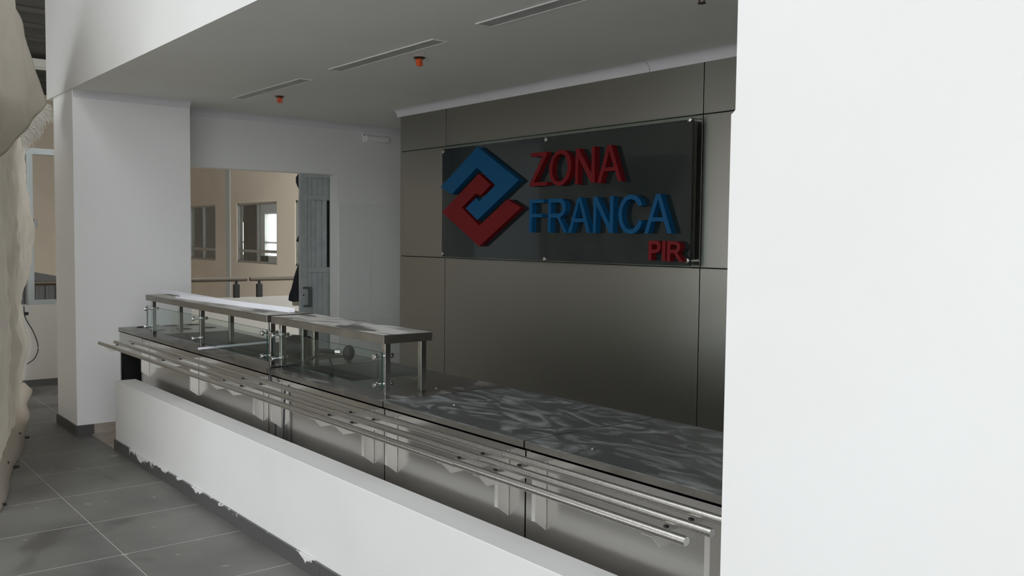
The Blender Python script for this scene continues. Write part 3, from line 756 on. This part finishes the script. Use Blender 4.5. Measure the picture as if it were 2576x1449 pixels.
cb = [(-4.83, 2.40, 0.84), (-4.74, 2.36, 0.835), (-4.65, 2.345, 0.865), (-4.50, 2.335, 0.90), (-4.38, 2.315, 0.895), (-4.30, 2.29, 0.86), (-4.255, 2.268, 0.826), (-4.235, 2.255, 0.824)]
build(MB().tube(cb, 0.006, 8), 'power_cord', 'black_rubber', t, smooth=True)
build(MB().box(-4.245, -4.225, 2.235, 2.262, 0.8205, 0.836), 'plug', 'black', t, bevel=0.003)
# cables hanging over the counter front
def cable(pts, r, lb, grp='cables hanging down the counter front'):
    # smooth with Catmull-Rom
    P = [Vector(p) for p in pts]; out = []
    for i in range(len(P)-1):
        a, b, c_, d_ = P[max(i-1, 0)], P[i], P[i+1], P[min(i+2, len(P)-1)]
        for k in range(6):
            s = k/6
            out.append(0.5*((2*b)+(c_-a)*s+(2*a-5*b+4*c_-d_)*s*s+(-a+3*b-3*c_+d_)*s**3))
    out.append(P[-1])
    return tag(build(MB().tube(out, r, 8), 'cable', 'black_rubber', smooth=True), lb, 'cable', grp)
cable([(-4.70, 2.30, 0.828), (-4.655, 2.17, 0.830), (-4.632, 2.098, 0.832), (-4.625, 2.084, 0.815), (-4.60, 2.082, 0.76), (-4.555, 2.075, 0.68), (-4.53, 2.072, 0.58), (-4.525, 2.07, 0.47), (-4.52, 2.07, 0.30), (-4.50, 2.06, 0.02)], 0.0055, 'black cable hanging over the worktop edge between the two guards')
cable([(-4.452, 2.092, 0.76), (-4.450, 2.088, 0.70), (-4.447, 2.082, 0.58), (-4.446, 2.078, 0.45), (-4.44, 2.07, 0.28), (-4.42, 2.06, 0.02)], 0.0055, 'black cable hanging straight down the steel front beside the other cable')

# bits of debris
for (px, py, pl_) in ((1490, 1129, 'top'), (1142, 1018, 'top'), (1097, 976, 'top')):
    p = at(px, py, z=0.8225)
    tag(build(MB().lathe((p.x, p.y, 0.82), [(0.003, 0), (0.004, 0.002), (0.0015, 0.004)], 6), 'plaster_crumb', 'hem' if px == 1490 else 'plastic_white'),
        {1490: 'tan plaster crumb on the worktop of the end unit', 1142: 'white plaster crumb on the dusty worktop', 1097: 'white plaster crumb beside the guard post'}[px], 'crumb')

# ================================================================== THINGS AT THE DOOR
def cloth_blob(name, secs, material, parent=None, n=20, seed=1):
    rnd = random.Random(seed); ph = [rnd.uniform(0, 6) for _ in range(4)]
    vs = []; fs = []
    for i, (cx, cy, z, rx, ry) in enumerate(secs):
        for k in range(n):
            a = 2*PI*k/n
            w = 1 + 0.10*math.sin(5*a+ph[0]+z*9) + 0.06*math.sin(9*a+ph[1])
            vs.append((cx+rx*w*math.cos(a), cy+ry*w*math.sin(a), z))
    for i in range(len(secs)-1):
        for k in range(n): fs.append((i*n+k, i*n+(k+1) % n, (i+1)*n+(k+1) % n, (i+1)*n+k))
    fs.append(tuple(range(n))); fs.append(tuple((len(secs)-1)*n+k for k in range(n)))
    return build(MB().add(vs, fs), name, material, parent, smooth=True)
t = thing('hanging_jacket', (-8.16, 4.02, 0.88), 'dark jacket hanging at the edge of the grey door', 'jacket')
cloth_blob('jacket_body', [(-8.15, 4.02, 0.915, 0.05, 0.10), (-8.15, 4.01, 0.93, 0.065, 0.125), (-8.15, 4.01, 0.98, 0.06, 0.122), (-8.15, 4.015, 1.06, 0.055, 0.105), (-8.15, 4.03, 1.15, 0.05, 0.10), (-8.15, 4.05, 1.22, 0.045, 0.095), (-8.15, 4.06, 1.28, 0.03, 0.085), (-8.14, 4.06, 1.33, 0.015, 0.05)], 'dark_cloth', t, seed=3)
cloth_blob('jacket_lining', [(-8.15, 4.02, 0.875, 0.045, 0.10), (-8.15, 4.02, 0.90, 0.05, 0.105), (-8.15, 4.02, 0.918, 0.05, 0.10)], 'khaki', t, seed=5)
tag(cloth_blob('flat_cap', [(-8.12, 4.0, 1.49, 0.02, 0.03), (-8.12, 3.995, 1.505, 0.04, 0.055), (-8.12, 4.0, 1.53, 0.04, 0.05), (-8.12, 4.01, 1.565, 0.03, 0.045), (-8.12, 4.02, 1.585, 0.015, 0.02)], 'dark_cloth', seed=9), 'dark cap hanging at mid height on the grey door', 'cap')
tag(cloth_blob('hanging_bag', [(-8.13, 4.03, 1.99, 0.02, 0.03), (-8.13, 4.02, 2.02, 0.04, 0.055), (-8.13, 4.01, 2.07, 0.05, 0.064), (-8.13, 4.005, 2.12, 0.045, 0.06), (-8.13, 4.01, 2.15, 0.03, 0.045), (-8.13, 4.02, 2.165, 0.012, 0.02)], 'dark_cloth', seed=12), 'dark bag hanging at the top of the grey door', 'bag')

# ================================================================== DUST SHEET
LX = [(-5.6, 0.885), (-6.30, 1.06), (-6.86, 1.215), (-7.79, 1.45), (-9.04, 1.705), (-10.03, 1.93)]
def yline(x):
    for (a, ya), (b, yb) in zip(LX, LX[1:]):
        if a >= x >= b: return ya + (yb-ya)*(x-a)/(b-a)
    return LX[-1][1] if x < LX[-1][0] else LX[0][1]
ds = thing('dust_sheet', (-7.0, 1.2, 0.0), 'crumpled off white dust sheet screening the hall', 'dust sheet')
NU, NV = 200, 130
vs = []; fs = []
for i in range(NU+1):
    x = -5.6 - (10.03-5.6)*i/NU
    for j in range(NV+1):
        v = j/NV; z = 0.015 + 2.42*v
        fold = 0.030*math.sin(7.3*x+1.2*math.sin(2.1*z)) + 0.022*math.sin(17*x+2.3*z) + 0.020*math.sin(3.1*z+2.2*x+1) + 0.012*math.sin(11*z-9*x)
        fold += 0.010*math.sin(29*x+5*math.sin(3*z))
        k = min(1, z/0.5)
        bul = 0
        if x < -8.2:
            e = (-8.2-x)/1.8
            bul = e*(0.085*math.exp(-((z-1.55)/0.45)**2) + 0.06*math.exp(-((z-0.45)/0.16)**2) - 0.03*math.exp(-((z-0.85)/0.14)**2) + 0.045*max(0, z-1.2))
        q = Vector((x*2.6, z*2.2, 0.3)); cr = 0.05*(abs(mnoise.noise(q)) - 0.2) + 0.028*(abs(mnoise.noise(q*2.7)) - 0.2) + 0.012*mnoise.noise(q*6)
        vs.append((x, yline(x) + (fold*0.7 + cr)*k*(0.75 if x < -8 else 1) + bul - 0.03, z))
for i in range(NU):
    for j in range(NV):
        a = i*(NV+1)+j; fs.append((a, a+1, a+NV+2, a+NV+1))
main = build(MB().add(vs, fs), 'sheet', 'sheet', ds, smooth=True)
so = main.modifiers.new('solid', 'SOLIDIFY'); so.thickness = 0.003
# upper flap with its frayed end
P00 = at(-150, -260, x=-5.6); P10 = at(8, -60, x=-6.9); P11 = at(119, 262, x=-7.75); P01 = at(-60, 470, x=-6.3)
NU2, NV2 = 50, 50
vs = []; fs = []
for i in range(NU2+1):
    u = i/NU2
    for j in range(NV2+1):
        v = j/NV2
        p = P00*(1-u)*(1-v) + P10*u*(1-v) + P11*u*v + P01*(1-u)*v
        p = p + Vector((0, 0.022*math.sin(9*u+3*v)*(1-u*v) + 0.012*math.sin(23*u-7*v)*(1-u*v*0.7) + 0.05*(abs(mnoise.noise(Vector((u*5, v*4, 2))))-0.2)*(1-u*v), 0.05*math.sin(PI*v)*u*(1 if v < 0.5 else 1)))
        vs.append(tuple(p))
for i in range(NU2):
    for j in range(NV2):
        a = i*(NV2+1)+j; fs.append((a, a+1, a+NV2+2, a+NV2+1))
fp = build(MB().add(vs, fs), 'flap', 'sheet', ds, smooth=True)
so = fp.modifiers.new('solid', 'SOLIDIFY'); so.thickness = 0.003
mb = MB()
for k in range(170):
    u = 0.56 + 0.44*random.random()
    p = P11*u + P01*(1-u)
    q = p + Vector((random.uniform(-0.03, 0.05), random.uniform(0.0, 0.06), random.uniform(-0.13, -0.03)))
    mid = (p+q)/2 + Vector((0, random.uniform(-.02, .02), random.uniform(-.01, .02)))
    mb.tube([p, mid, q], [0.004, 0.0035, 0.002], 4, caps=False)
tag(build(mb, 'frayed_threads', 'fray', ds), 'loose pale threads at the torn edge', kind='stuff')
# hem lying on the floor with dark straps
vs = []; fs = []
N = 60
for i in range(N+1):
    x = -5.6 - (9.9-5.6)*i/N
    y = yline(x)
    w = 0.055 + 0.012*math.sin(5*x)
    vs += [(x, y-0.06, 0.10+0.01*math.sin(9*x)), (x, y-0.005, 0.075+0.008*math.sin(7*x+1)), (x, y+w, 0.006)]
for i in range(N):
    for k in range(2): fs.append((3*i+k, 3*i+k+1, 3*i+k+4, 3*i+k+3))
hm = build(MB().add(vs, fs), 'hem', 'hem', ds, smooth=True)
so = hm.modifiers.new('solid', 'SOLIDIFY'); so.thickness = 0.004
for px, py in ((46, 1098), (16, 1172), (-22, 1268)):
    p = at(px, py, z=0.02)
    build(MB().box(p.x-0.015, p.x+0.015, p.y-0.06, p.y+0.075, 0.004, 0.012).box(p.x-0.012, p.x+0.03, p.y+0.0, p.y+0.012, 0.012, 0.05), 'strap', 'black', ds)
# cord with a clip dangling from the sheet
c0 = [at(60, 770, x=-8.3), at(64, 800, x=-8.3), at(84, 835, x=-8.3), at(96, 872, x=-8.3), at(88, 900, x=-8.3), at(68, 916, x=-8.3)]
cable(c0, 0.004, 'thin black cord dangling from the edge of the dust sheet', None)
p = at(66, 789, x=-8.29)
build(MB().box(p.x-0.012, p.x+0.012, p.y-0.016, p.y+0.016, p.z-0.013, p.z+0.013), 'clip', 'black', bpy.data.objects['cable.002'], bevel=0.003)
